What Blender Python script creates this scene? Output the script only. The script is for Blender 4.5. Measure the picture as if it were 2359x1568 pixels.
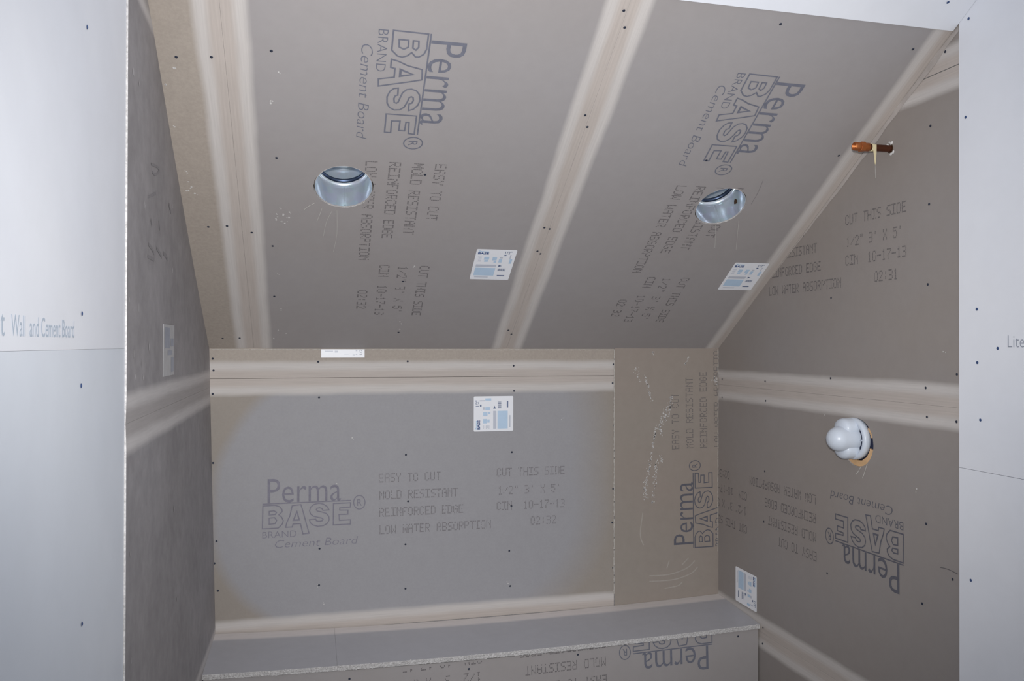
import bpy, bmesh, math, random
from mathutils import Vector, Matrix

for o in list(bpy.data.objects): bpy.data.objects.remove(o)
SC = bpy.context.scene
COL = SC.collection
R = random.Random(7)

# ------------------------------------------------------------------ camera, light, exposure
YAW, PITCH, ROLL = 0.24359, 0.00522, 0.00203
CAM = Vector((0.34295, -3.05058, 1.60253))
r0 = Vector((math.cos(YAW), -math.sin(YAW), 0)); y0 = Vector((math.sin(YAW), math.cos(YAW), 0))
fwd = y0*math.cos(PITCH) + Vector((0, 0, 1))*math.sin(PITCH)
up0 = -y0*math.sin(PITCH) + Vector((0, 0, 1))*math.cos(PITCH)
rt = r0*math.cos(ROLL) + up0*math.sin(ROLL); up = -r0*math.sin(ROLL) + up0*math.cos(ROLL)
cd = bpy.data.cameras.new('camera'); cam = bpy.data.objects.new('camera', cd); COL.objects.link(cam)
cd.sensor_width = 36.0; cd.lens = 1861.988/2359*36.0; cd.clip_start = 0.02; cd.clip_end = 100
cam.matrix_world = Matrix(((rt.x, up.x, -fwd.x, CAM.x), (rt.y, up.y, -fwd.y, CAM.y), (rt.z, up.z, -fwd.z, CAM.z), (0, 0, 0, 1)))
SC.camera = cam

w = bpy.data.worlds.new('World'); SC.world = w; w.use_nodes = True
w.node_tree.nodes['Background'].inputs[0].default_value = (0.93, 0.96, 1.0, 1)
w.node_tree.nodes['Background'].inputs[1].default_value = 0.66

fl = bpy.data.lights.new('camera_flash', 'SPOT')            # the photographer's flash, just above the lens
fl.energy = 164; fl.color = (1.0, 0.988, 0.975); fl.spot_size = math.radians(84.5); fl.spot_blend = 0.77; fl.shadow_soft_size = 0.035
flash = bpy.data.objects.new('camera_flash', fl); COL.objects.link(flash)
fdir = (fwd + up*0.03).normalized()
flash.rotation_euler = fdir.to_track_quat('-Z', 'Y').to_euler()
flash.location = CAM + up*0.11 + rt*0.0

SC.view_settings.view_transform = 'Standard'
try: SC.view_settings.look = 'None'
except Exception: pass
SC.view_settings.gamma = 1.0
SC.view_settings.use_curve_mapping = False
SC.view_settings.exposure = 0.0

# ------------------------------------------------------------------ measured numbers (metres)
W, H0, T = 1.9833, 1.5862, 0.6662         # inner width, ceiling height at the back, ceiling slope
CT = math.sqrt(1+T*T)
HB, DB = 0.5561, 0.3200                   # bench height and depth
YL, YR = -1.369, -1.2889                  # where cement board ends on the left and right walls
S1, S2, S3 = 1.4488, 1.4397, 0.5268
C1, C2 = 0.1431, 1.0794                   # ceiling seams
CAN = [(0.432, 0.838), (1.620, 0.832)]; CANR = 0.0835
VALVE = (0.880, 1.303); VALVER = 0.0745
DATA = {'SCREWS': {'ceil': [[0.0349, 1.2392], [0.1131, 1.2473], [0.2495, 1.2787], [0.2506, 0.938], [0.0498, 0.6493], [0.1021, 0.656], [0.2277, 0.5721], [0.2242, 0.3163],
                     [0.0419, 0.0662], [0.0986, 0.0693], [1.0704, 1.4803], [1.0876, 1.4354], [1.0656, 1.1583], [1.0835, 1.1184], [1.0613, 0.7012], [1.0798, 0.696],
                     [1.0654, 0.5862], [1.0789, 0.5735], [1.0602, 0.1284], [1.0773, 0.1026], [0.6569, 0.9044], [0.6398, 0.4096], [0.6519, 0.1099], [1.4887, 1.49],
                     [1.9027, 1.4592], [1.4855, 1.0239], [1.9065, 1.0762], [0.1701, 0.6309]],
            'right': [[1.2397, 2.3865], [1.1866, 2.2021], [1.1816, 1.9893], [1.1766, 1.7699], [0.7519, 1.7566], [0.3588, 1.4683], [0.7496, 1.4956], [1.1683, 1.4864],
                      [1.2791, 1.5274], [0.0349, 1.4629], [0.035, 1.388], [0.3618, 1.3959], [1.1731, 1.4069], [1.2775, 1.4035], [0.356, 1.1339], [0.3502, 0.9455],
                      [0.7314, 0.8578], [1.1696, 1.1136], [1.2638, 0.9879], [1.1548, 0.8902], [0.3446, 0.5495], [0.3416, 0.4886]],
            'back': [[0.003, 1.5505], [0.0061, 1.5087], [0.0035, 1.4253], [0.3683, 1.5385], [0.3718, 1.4079], [0.696, 1.5391], [1.1074, 1.521], [1.1093, 1.4231],
                     [0.0058, 1.1797], [0.0186, 0.9012], [0.0116, 0.8229], [0.0236, 0.7249], [0.3752, 0.854], [0.6904, 1.1879], [0.699, 1.0129], [0.6897, 0.8518],
                     [0.6901, 0.6855], [0.374, 0.7206], [1.1011, 1.1854], [1.0915, 0.8035], [1.0953, 0.667], [1.5205, 1.5245], [1.5169, 1.4496], [1.5227, 1.2789],
                     [1.5194, 1.0267], [1.5159, 0.8913], [1.5198, 0.7103], [1.0998, 0.9765], [1.5335, 1.514], [1.5373, 1.4355], [1.5376, 1.2681], [1.5361, 1.0156],
                     [1.5307, 0.8905], [1.531, 0.6974]],
            'bf': [[1.2642, 0.505], [1.8932, 0.5162], [0.8713, 0.4914], [0.4696, 0.4964]],
            'dr': [[1.3232, 2.4417], [1.313, 2.1911], [1.3488, 1.6948], [1.4127, 1.5961], [1.35, 1.5596], [1.3594, 1.4156], [1.3286, 1.0042]],
            'dl': [[-1.6504, 2.1031], [-1.6721, 1.6495], [-1.675, 1.5379], [-1.6637, 1.166]],
            'dc': [[1.904, 1.602]]},
 'SPECKS': {'ceil': [[0.2474, 0.7206], [0.2578, 0.7432], [0.2655, 0.7124], [0.2587, 0.6838], [0.2417, 0.6922], [0.2776, 0.7037], [0.2817, 0.7263], [0.2506, 0.7022],
                     [0.2685, 0.6805], [0.241, 1.1326], [0.2386, 1.1242], [0.2401, 0.4321], [0.2444, 0.2436], [0.2295, 0.1245], [0.2612, 0.0979], [0.2158, 0.0646],
                     [0.6548, 0.165], [0.6546, 0.1322], [0.6703, 0.4934], [0.0299, 1.2069], [0.0025, 1.1587], [0.0004, 1.0272], [0.0178, 0.8611], [0.0174, 0.8282],
                     [0.009, 0.794], [0.0286, 0.7868], [0.6494, 0.1731], [0.2686, 1.221], [0.9757, 0.8031], [0.0154, 0.869], [0.0196, 0.8083]],
            'back': [[0.3663, 0.7195], [0.3897, 0.6542], [1.0866, 0.6794], [0.4351, 1.0902], [0.4928, 1.2503], [1.3057, 1.3128]],
            'right': [[1.2344, 1.586], [1.1303, 1.1972], [0.7129, 1.374]]},
 'STRANDS': {'ceil': [[[0.3529, 0.771], [0.3359, 0.7608], [0.3211, 0.7471]], [[0.3728, 0.7503], [0.3669, 0.7278], [0.3584, 0.699]],
                      [[0.4016, 0.7392], [0.3861, 0.6949], [0.3781, 0.636]], [[0.4152, 0.7419], [0.4179, 0.6441], [0.4094, 0.5622]],
                      [[1.639, 0.7458], [1.6629, 0.6885], [1.6802, 0.6422]], [[1.7099, 0.7774], [1.7334, 0.7142], [1.7631, 0.637]]],
             'right': [[[0.929, 1.2434], [0.9231, 1.2202], [0.9171, 1.1981]], [[0.8991, 1.2298], [0.893, 1.2156], [0.8869, 1.2053]]]},
 'SCUFF': {'back': [([[1.6534, 1.4835], [1.6667, 1.4341], [1.6838, 1.3722]], 0.008, 40), ([[1.6082, 1.5136], [1.6421, 1.4519]], 0.02, 14),
                    ([[1.7717, 1.394], [1.766, 1.3533], [1.7602, 1.3179]], 0.006, 50), ([[1.7602, 1.3622], [1.7411, 1.3094], [1.7182, 1.2657]], 0.016, 60),
                    ([[1.703, 1.2661], [1.6954, 1.2222], [1.6841, 1.152]], 0.006, 50), ([[1.7125, 1.2835], [1.7335, 1.2336]], 0.008, 20),
                    ([[1.6841, 1.152], [1.6596, 1.0473], [1.6559, 0.9772]], 0.01, 80), ([[1.7069, 1.1337], [1.6994, 1.0634], [1.6881, 0.9582]], 0.01, 60),
                    ([[1.7222, 1.1597], [1.7317, 1.124]], 0.008, 14), ([[1.8334, 1.525], [1.8469, 1.5535]], 0.004, 12), ([[1.6893, 1.575], [1.6931, 1.5644]], 0.004, 8),
                    ([[1.9548, 1.467], [1.9785, 1.4488]], 0.02, 20)]},
 'ARCS': [[[1.6752, 0.6687], [1.761, 0.6683], [1.8381, 0.688], [1.8769, 0.7176]], [[1.6753, 0.6458], [1.7802, 0.6457], [1.8575, 0.6654], [1.8887, 0.6901]],
          [[1.7514, 0.6936], [1.7628, 0.7247]], [[1.8187, 0.7035], [1.8477, 0.7301]], [[1.7419, 0.613], [1.7995, 0.6196], [1.8188, 0.6325]],
          [[1.6466, 0.925], [1.6354, 0.8378], [1.6505, 0.7931]]],
 'CRACK': [[1.7089, 0.9568], [1.7176, 0.8998], [1.7189, 0.8501]],
 'RCRACK': [[1.22, 1.0081], [1.2489, 1.0101], [1.2815, 1.0064]],
 'LSMUDGE': [([[-1.1155, 2.0022], [-1.0418, 2.0121], [-1.0082, 2.009], [-1.063, 1.9897], [-1.105, 1.987]], 0.006),
             ([[-1.1583, 1.9212], [-1.1139, 1.9329], [-1.0567, 1.9481]], 0.006), ([[-1.1512, 1.8202], [-1.1112, 1.8153], [-1.08, 1.8071]], 0.008),
             ([[-1.1602, 1.7927], [-1.1208, 1.793], [-1.0797, 1.7933]], 0.008), ([[-1.0483, 1.8225], [-1.015, 1.8182], [-0.9804, 1.8096]], 0.008),
             ([[-0.9571, 1.8215], [-0.9206, 1.8202], [-0.8954, 1.8121]], 0.01), ([[-1.1228, 1.8784], [-1.1073, 1.8662]], 0.008),
             ([[-1.0167, 1.8913], [-1.0049, 1.8705]], 0.006), ([[-0.8668, 1.9552], [-0.8332, 1.9386]], 0.01)],
 'LFLECK': [[-1.1957, 1.8979], [-0.8065, 1.9597], [-0.8159, 1.7932], [-1.2579, 1.6773], [-1.3479, 1.6885], [-1.3061, 1.5826], [-1.2247, 1.5608], [-1.2887, 1.5361],
            [-1.2106, 1.5312], [-1.3674, 1.525], [-1.3178, 2.141], [-1.2592, 2.137], [-1.1412, 1.5949], [-1.3298, 1.1913], [-0.8138, 1.177], [-0.7729, 0.9319],
            [-1.3175, 0.9768]]}

# ------------------------------------------------------------------ surfaces as local frames
def left_n(u, v):                         # the left wall is a little out of plumb towards the back corner
    k = max(0.0, 1.0 + u/1.369)
    return k*(-0.0085 + (1.5862 - v)*0.0238)
class Frame:
    def __init__(s, O, U, V, bend=None, drop=None):
        s.O, s.U, s.V = Vector(O), Vector(U), Vector(V); s.N = s.U.cross(s.V).normalized(); s.bend = bend; s.drop = drop
    def p(s, u, v, n=0.0):
        if s.bend: n += s.bend(u, v)
        if s.drop: v += s.drop(u, v)
        return s.O + s.U*u + s.V*v + s.N*n
    def mat(s, u, v, n=0.0, ang=0.0):
        c, q = math.cos(ang), math.sin(ang)
        X = s.U*c + s.V*q; Y = -s.U*q + s.V*c; o = s.p(u, v, n)
        return Matrix(((X.x, Y.x, s.N.x, o.x), (X.y, Y.y, s.N.y, o.y), (X.z, Y.z, s.N.z, o.z), (0, 0, 0, 1)))
FB = Frame((0, 0, 0), (1, 0, 0), (0, 0, 1))
FL = Frame((0, 0, 0), (0, 1, 0), (0, 0, 1), left_n)
FR = Frame((W, 0, 0), (0, -1, 0), (0, 0, 1))
FC = Frame((0, 0, H0), (1, 0, 0), (0, -1/CT, T/CT))
def sag(u): x = (u-W/2)/(W/2); return -0.020*max(0.0, 1-x*x)
FT = Frame((0, 0, HB), (1, 0, 0), (0, 1, 0), lambda u, v: sag(u)*(1+0.2*v/DB) + 0.018*(1+v/DB))   # seat boards sag and fall a little to the front
FFB = Frame((0, -DB, 0), (1, 0, 0), (0, 0, 1), None, lambda u, v: sag(u)*v/HB)
FF = Frame((0, -DB, 0), (1, 0, 0), (0, 0, 1))
FDL = Frame((-0.0032, 0, 0), (0, 1, 0), (0, 0, 1))
FDR = Frame((W-0.004, 0, 0), (0, -1, 0), (0, 0, 1))
FDC = Frame(FC.p(0, 0, 0.004), (1, 0, 0), (0, -1/CT, T/CT))

# ------------------------------------------------------------------ materials
def srgb(r, g, b):
    f = lambda c: (c/255/12.92) if c/255 <= 0.04045 else ((c/255+0.055)/1.055)**2.4
    return (f(r), f(g), f(b), 1.0)
class NT:
    def __init__(s, name):
        s.m = bpy.data.materials.new(name); s.m.use_nodes = True; s.t = s.m.node_tree
        s.b = s.t.nodes['Principled BSDF']
    def n(s, typ, **kw):
        nd = s.t.nodes.new(typ)
        for k, v in kw.items():
            if isinstance(k, str) and hasattr(nd, k): setattr(nd, k, v)
            else: nd.inputs[k].default_value = v
        return nd
    def l(s, a, b): s.t.links.new(a, b)
    def noise(s, scale, detail=4, rough=0.55, vec=None):
        nd = s.t.nodes.new('ShaderNodeTexNoise'); nd.inputs['Scale'].default_value = scale
        nd.inputs['Detail'].default_value = detail; nd.inputs['Roughness'].default_value = rough
        if vec is not None: s.l(vec, nd.inputs['Vector'])
        return nd.outputs['Fac']
    def ramp(s, src, stops):
        nd = s.t.nodes.new('ShaderNodeValToRGB'); e = nd.color_ramp.elements
        while len(e) < len(stops): e.new(0.5)
        for i, (p, c) in enumerate(stops):
            e[i].position = p; e[i].color = c if isinstance(c, tuple) else (c, c, c, 1)
        s.l(src, nd.inputs[0]); return nd.outputs[0]
    def mix(s, fac, a, b, mode='MIX'):
        nd = s.t.nodes.new('ShaderNodeMix'); nd.data_type = 'RGBA'; nd.blend_type = mode
        for val, i in ((fac, 0), (a, 6), (b, 7)):
            if hasattr(val, 'links'): s.l(val, nd.inputs[i])
            elif i == 0: nd.inputs[0].default_value = val
            else: nd.inputs[i].default_value = val
        return nd.outputs[2]
    def math(s, op, a, b=None, c=None):
        nd = s.t.nodes.new('ShaderNodeMath'); nd.operation = op
        for i, val in enumerate((a, b, c)):
            if val is None: continue
            if hasattr(val, 'links'): s.l(val, nd.inputs[i])
            else: nd.inputs[i].default_value = val
        return nd.outputs[0]
    def obj(s): return s.t.nodes.new('ShaderNodeTexCoord').outputs['Object']
    def geo(s): return s.t.nodes.new('ShaderNodeNewGeometry').outputs['Position']
    def scalev(s, vec, sc):
        nd = s.t.nodes.new('ShaderNodeMapping'); nd.inputs['Scale'].default_value = sc; s.l(vec, nd.inputs['Vector']); return nd.outputs[0]
    def bump(s, h, strength=0.2, dist=0.002):
        nd = s.t.nodes.new('ShaderNodeBump'); nd.inputs['Strength'].default_value = strength; nd.inputs['Distance'].default_value = dist
        s.l(h, nd.inputs['Height']); s.l(nd.outputs[0], s.b.inputs['Normal'])
    def done(s, col=None, rough=0.8, spec=0.3, metal=0.0):
        if col is not None:
            if hasattr(col, 'links'): s.l(col, s.b.inputs['Base Color'])
            else: s.b.inputs['Base Color'].default_value = col
        if hasattr(rough, 'links'): s.l(rough, s.b.inputs['Roughness'])
        else: s.b.inputs['Roughness'].default_value = rough
        s.b.inputs['Specular IOR Level'].default_value = spec; s.b.inputs['Metallic'].default_value = metal
        return s.m

def cement(name, gray, brown, light, tan, brownness=0.5, mottle=0.10, grey_oval=False, speckle=0.0, rough=0.6, spec=0.35):
    k = NT(name); pos = k.geo()
    edge = k.t.nodes.new('ShaderNodeUVMap'); edge.uv_map = 'edge'
    sp = k.t.nodes.new('ShaderNodeSeparateXYZ'); k.l(edge.outputs[0], sp.inputs[0])
    nrm = k.t.nodes.new('ShaderNodeUVMap'); nrm.uv_map = 'norm'
    sn = k.t.nodes.new('ShaderNodeSeparateXYZ'); k.l(nrm.outputs[0], sn.inputs[0])
    # grey body against brown-grey margins
    big = k.noise(1.7, 3, 0.5, pos)
    if grey_oval:
        a = k.math('POWER', k.math('ABSOLUTE', k.math('DIVIDE', k.math('SUBTRACT', sn.outputs[0], 0.485), 0.475)), 2.3)
        b = k.math('POWER', k.math('ABSOLUTE', k.math('DIVIDE', k.math('SUBTRACT', sn.outputs[1], 0.50), 0.62)), 2.3)
        right = k.ramp(sn.outputs[0], [(0.45, 0.0), (0.75, 1.0)]); top = k.ramp(sn.outputs[1], [(0.4, 0.0), (0.6, 1.0)])
        b = k.math('MULTIPLY', b, k.math('SUBTRACT', 1.0, k.math('MULTIPLY', k.math('MULTIPLY', right, top), 0.85)))
        soft = k.math('SUBTRACT', 1.0, k.math('MULTIPLY', right, 0.72))
        rr = k.math('ADD', k.math('ADD', a, b), k.math('MULTIPLY', k.math('SUBTRACT', big, 0.5), 0.25))
        rr = k.math('ADD', k.math('MULTIPLY', k.math('SUBTRACT', rr, 0.93), soft), 0.93)
        bf = k.ramp(rr, [(0.0, 0.0), (0.86, 0.0), (1.0, 0.85)])
    else:
        bf = k.ramp(big, [(0.35, max(0, brownness-0.25)), (0.65, min(1, brownness+0.25))])
    col = k.mix(bf, gray, brown)
    fine = k.noise(26, 6, 0.65, pos)
    shade = k.ramp(fine, [(0.25, 1-mottle), (0.75, 1+mottle)])
    col = k.mix(1.0, col, shade, 'MULTIPLY')
    if mottle > 0.1:
        col = k.mix(1.0, col, k.ramp(k.noise(5.5, 5, 0.6, pos), [(0.3, 0.87), (0.7, 1.12)]), 'MULTIPLY')
    if speckle:
        spk = k.noise(110, 3, 0.7, pos)
        col = k.mix(1.0, col, k.ramp(spk, [(0.3, 1-speckle), (0.7, 1+speckle)]), 'MULTIPLY')
    # bare reinforced edge: tan beside the joint, pale further in; streaked along its length
    st = k.scalev(edge.outputs[0], (2.2, 70, 1)); sno = k.noise(3.0, 4, 0.6, st)
    wob = k.noise(5.0, 3, 0.5, pos)
    dd = k.math('ADD', sp.outputs[1], k.math('MULTIPLY', k.math('SUBTRACT', wob, 0.5), 0.012))
    bandc = k.ramp(dd, [(0.006, tan), (0.020, tan), (0.036, light), (0.050, light)])
    bandc = k.mix(1.0, bandc, k.ramp(sno, [(0.3, 0.93), (0.7, 1.06)]), 'MULTIPLY')
    bm = k.ramp(dd, [(0.0, 1.0), (0.049, 1.0), (0.066, 0.0)])
    col = k.mix(bm, col, bandc)
    k.bump(k.noise(60, 5, 0.6, pos), 0.10, 0.002)
    return k.done(col, rough, spec)

LIGHT, TAN = srgb(199, 194, 191), srgb(187, 178, 172)
M = {}
M['board'] = cement('cement_board_grey', srgb(160, 156, 157), srgb(155, 149, 147), LIGHT, TAN, 0.3, 0.025)
M['board_back'] = cement('cement_board_grey_oval', srgb(157, 156, 160), srgb(153, 144, 134), LIGHT, TAN, 0.3, 0.03, grey_oval=True, speckle=0.03)
M['board_strip'] = cement('cement_board_tan', srgb(170, 161, 152), srgb(166, 156, 147), LIGHT, TAN, 0.6, 0.04, speckle=0.07)
M['board_brown'] = cement('cement_board_brown', srgb(150, 143, 135), srgb(152, 140, 132), LIGHT, TAN, 0.5, 0.04)
M['board_right'] = cement('cement_board_right', srgb(150, 145, 144), srgb(149, 140, 133), LIGHT, TAN, 0.4, 0.03)
M['board_left'] = cement('cement_board_smeared', srgb(160, 157, 160), srgb(150, 146, 147), srgb(208, 204, 203), srgb(178, 173, 172), 0.5, 0.13)
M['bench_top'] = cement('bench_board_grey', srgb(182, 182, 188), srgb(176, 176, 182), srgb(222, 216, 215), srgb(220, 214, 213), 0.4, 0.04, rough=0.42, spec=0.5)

M['smudge'] = None
def simple(name, col, rough=0.7, spec=0.3, metal=0.0, nscale=40, amt=0.08, bump=0.0):
    k = NT(name); pos = k.obj()
    c = k.mix(1.0, col, k.ramp(k.noise(nscale, 4, 0.6, pos), [(0.3, 1-amt), (0.7, 1+amt)]), 'MULTIPLY')
    if bump: k.bump(k.noise(nscale*2, 4, 0.6, pos), bump, 0.002)
    return k.done(c, rough, spec, metal)
M['raw'] = simple('raw_cement_edge', srgb(196, 194, 194), 0.95, 0.1, 0, 170, 0.28, 0.6)
M['tape2'] = simple('corner_strip', srgb(178, 171, 167), 0.85, 0.2, 0, 30, 0.10)
M['tape'] = simple('joint_strip', srgb(196, 190, 188), 0.85, 0.2, 0, 30, 0.05)
M['mesh'] = simple('frayed_mesh', srgb(184, 179, 173), 0.9, 0.1, 0, 90, 0.2)
M['white'] = simple('plaster_white', srgb(204, 202, 201), 0.9, 0.2, 0, 60, 0.06)
M['scuff'] = simple('scuff_grey', srgb(206, 205, 205), 0.9, 0.2, 0, 60, 0.12)
M['arc'] = simple('trowel_smear', srgb(168, 161, 154), 0.9, 0.2, 0, 60, 0.06)
M['ink'] = simple('stamp_ink', srgb(112, 114, 126), 0.9, 0.1, 0, 60, 0.10)
M['inkd'] = simple('stamp_ink_dark', srgb(98, 98, 107), 0.9, 0.1, 0, 60, 0.10)
M['ink4'] = simple('jet_ink_dark', srgb(106, 102, 104), 0.9, 0.1, 0, 60, 0.10)
M['inkb'] = simple('stamp_ink_faded', srgb(133, 131, 143), 0.9, 0.1, 0, 60, 0.10)
M['ink2'] = simple('jet_ink', srgb(104, 100, 103), 0.9, 0.1, 0, 60, 0.10)
M['ink3'] = simple('pale_ink', srgb(124, 120, 124), 0.9, 0.1, 0, 60, 0.10)
M['smudge'] = simple('grey_smudge', srgb(147, 144, 146), 0.9, 0.1, 0, 60, 0.06)
M['fleck'] = simple('pale_fleck', srgb(184, 181, 182), 0.9, 0.1, 0, 60, 0.06)
M['dink'] = simple('drywall_ink', srgb(182, 193, 206), 0.9, 0.1, 0, 60, 0.05)
M['screw'] = simple('screw_steel', srgb(52, 58, 74), 0.5, 0.4, 0.3, 30, 0.1)
M['screw_dry'] = simple('drywall_screw_steel', srgb(62, 84, 128), 0.5, 0.4, 0.2, 30, 0.1)
M['back'] = simple('framing_dark', srgb(84, 76, 68), 0.9, 0.1, 0, 20, 0.1)
M['wood'] = simple('framing_pine', srgb(214, 176, 134), 0.75, 0.2, 0, 25, 0.12)
M['floor'] = simple('mortar_bed', srgb(150, 146, 140), 0.9, 0.2, 0, 12, 0.08)
M['plastic'] = simple('white_plastic', srgb(206, 214, 226), 0.32, 0.5, 0, 20, 0.02)
M['gapshade'] = simple('painted_gap_shade', srgb(30, 36, 60), 0.6, 0.2, 0, 20, 0.1)  # colour of the shade inside the valve's gaps
M['paper'] = simple('glossy_paper', srgb(240, 242, 248), 0.38, 0.5, 0, 20, 0.015)
M['paper_dirty'] = simple('dirty_paper', srgb(190, 190, 192), 0.5, 0.4, 0, 30, 0.08)
M['p_lb'] = simple('print_pale_blue', srgb(188, 212, 236), 0.38, 0.5, 0, 20, 0.03)
M['p_cy'] = simple('print_sky_blue', srgb(150, 196, 232), 0.38, 0.5, 0, 20, 0.03)
M['p_nv'] = simple('print_navy', srgb(40, 74, 132), 0.38, 0.5, 0, 20, 0.03)
M['p_gr'] = simple('print_grey', srgb(196, 201, 214), 0.38, 0.5, 0, 20, 0.03)
M['p_dk'] = simple('print_dark', srgb(96, 112, 146), 0.38, 0.5, 0, 20, 0.03)
M['p_gn'] = simple('print_smear', srgb(160, 165, 178), 0.45, 0.4, 0, 30, 0.10)
M['cream'] = simple('cream_tape', srgb(212, 200, 164), 0.7, 0.3, 0, 60, 0.06)
M['strand'] = simple('glass_strand', srgb(190, 188, 184), 0.6, 0.3, 0, 60, 0.05)
M['soil_gapshade'] = simple('smudge_and_gap_shade', srgb(74, 58, 46), 0.9, 0.1, 0, 90, 0.2)  # smudge in the can, and painted shade round the pipe
def copper(name, a, b):
    k = NT(name); n = k.noise(55, 4, 0.6, k.obj())
    return k.done(k.mix(n, a, b), 0.38, 0.5, 0.85)
M['copper'] = copper('copper_tarnished', srgb(120, 72, 50), srgb(92, 60, 48))
M['copper2'] = copper('copper_bright', srgb(214, 130, 74), srgb(170, 104, 66))
def galv():
    k = NT('galvanised_steel'); pos = k.obj()
    v = k.t.nodes.new('ShaderNodeTexVoronoi'); v.inputs['Scale'].default_value = 38; k.l(pos, v.inputs['Vector'])
    c = k.mix(0.06, srgb(226, 236, 246), v.outputs['Color'])
    k.bump(k.noise(16, 2, 0.5, pos), 0.30, 0.004)
    return k.done(c, 0.20, 0.9, 0.66)
M['galv'] = galv()
M['galvdark'] = simple('steel_dark', srgb(58, 70, 92), 0.35, 0.5, 0.8, 30, 0.1)
def drywall(name, ca, cb, rough):
    k = NT(name); pos = k.geo()
    n = k.noise(2.2, 3, 0.5, pos); s = k.noise(9, 4, 0.6, pos)
    c = k.mix(k.ramp(n, [(0.3, 0.0), (0.7, 1.0)]), ca, cb)
    c = k.mix(1.0, c, k.ramp(s, [(0.3, 0.98), (0.7, 1.015)]), 'MULTIPLY')
    k.bump(k.noise(90, 4, 0.6, pos), 0.06, 0.001)
    return k.done(c, rough, 0.3)
M['dry'] = drywall('drywall_paper', srgb(231, 234, 242), srgb(236, 238, 244), 0.55)
M['dry2'] = drywall('drywall_grey_paper', srgb(221, 227, 237), srgb(227, 232, 240), 0.45)

# ------------------------------------------------------------------ building helpers
def link(name, me, mats, parent=None, loc=None, matrix=None):
    o = bpy.data.objects.new(name, me); COL.objects.link(o)
    if me and mats and not me.materials:
        for m in (mats if isinstance(mats, (list, tuple)) else [mats]): me.materials.append(m)
    if matrix is not None: o.matrix_world = matrix
    if parent:
        o.parent = parent
        if matrix is not None: o.matrix_basis = parent_world(parent).inverted() @ matrix
        elif loc is not None: o.location = loc
    elif loc is not None: o.location = loc
    return o
def parent_world(p):
    m = p.matrix_basis.copy()
    while p.parent: p = p.parent; m = p.matrix_basis @ m
    return m
def mesh_world(name, verts, faces, mats, parent=None, fmat=None, smooth=False):
    """verts in world metres; the object's origin is put at the middle of its box"""
    lo = Vector([min(v[i] for v in verts) for i in range(3)]); hi = Vector([max(v[i] for v in verts) for i in range(3)])
    c = (lo+hi)/2
    me = bpy.data.meshes.new(name); me.from_pydata([tuple(Vector(v)-c) for v in verts], [], faces); me.update()
    if fmat: me.polygons.foreach_set('material_index', fmat)
    if smooth: me.polygons.foreach_set('use_smooth', [True]*len(me.polygons))
    return link(name, me, mats, parent, matrix=Matrix.Translation(c))
def mesh_local(name, verts, faces, mats=None, smooth=False, fmat=None):
    me = bpy.data.meshes.new(name); me.from_pydata([tuple(v) for v in verts], [], faces); me.update()
    if fmat: me.polygons.foreach_set('material_index', fmat)
    if smooth: me.polygons.foreach_set('use_smooth', [True]*len(me.polygons))
    for m in (mats or []): me.materials.append(m)
    return me
def structure(name, loc=(0, 0, 0), label=None):
    o = bpy.data.objects.new(name, None); COL.objects.link(o); o.location = loc; o['kind'] = 'structure'
    if label: o['label'] = label
    return o
def tag(o, label, cat, group=None):
    o['label'] = label; o['category'] = cat
    if group: o['group'] = group
    return o

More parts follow.
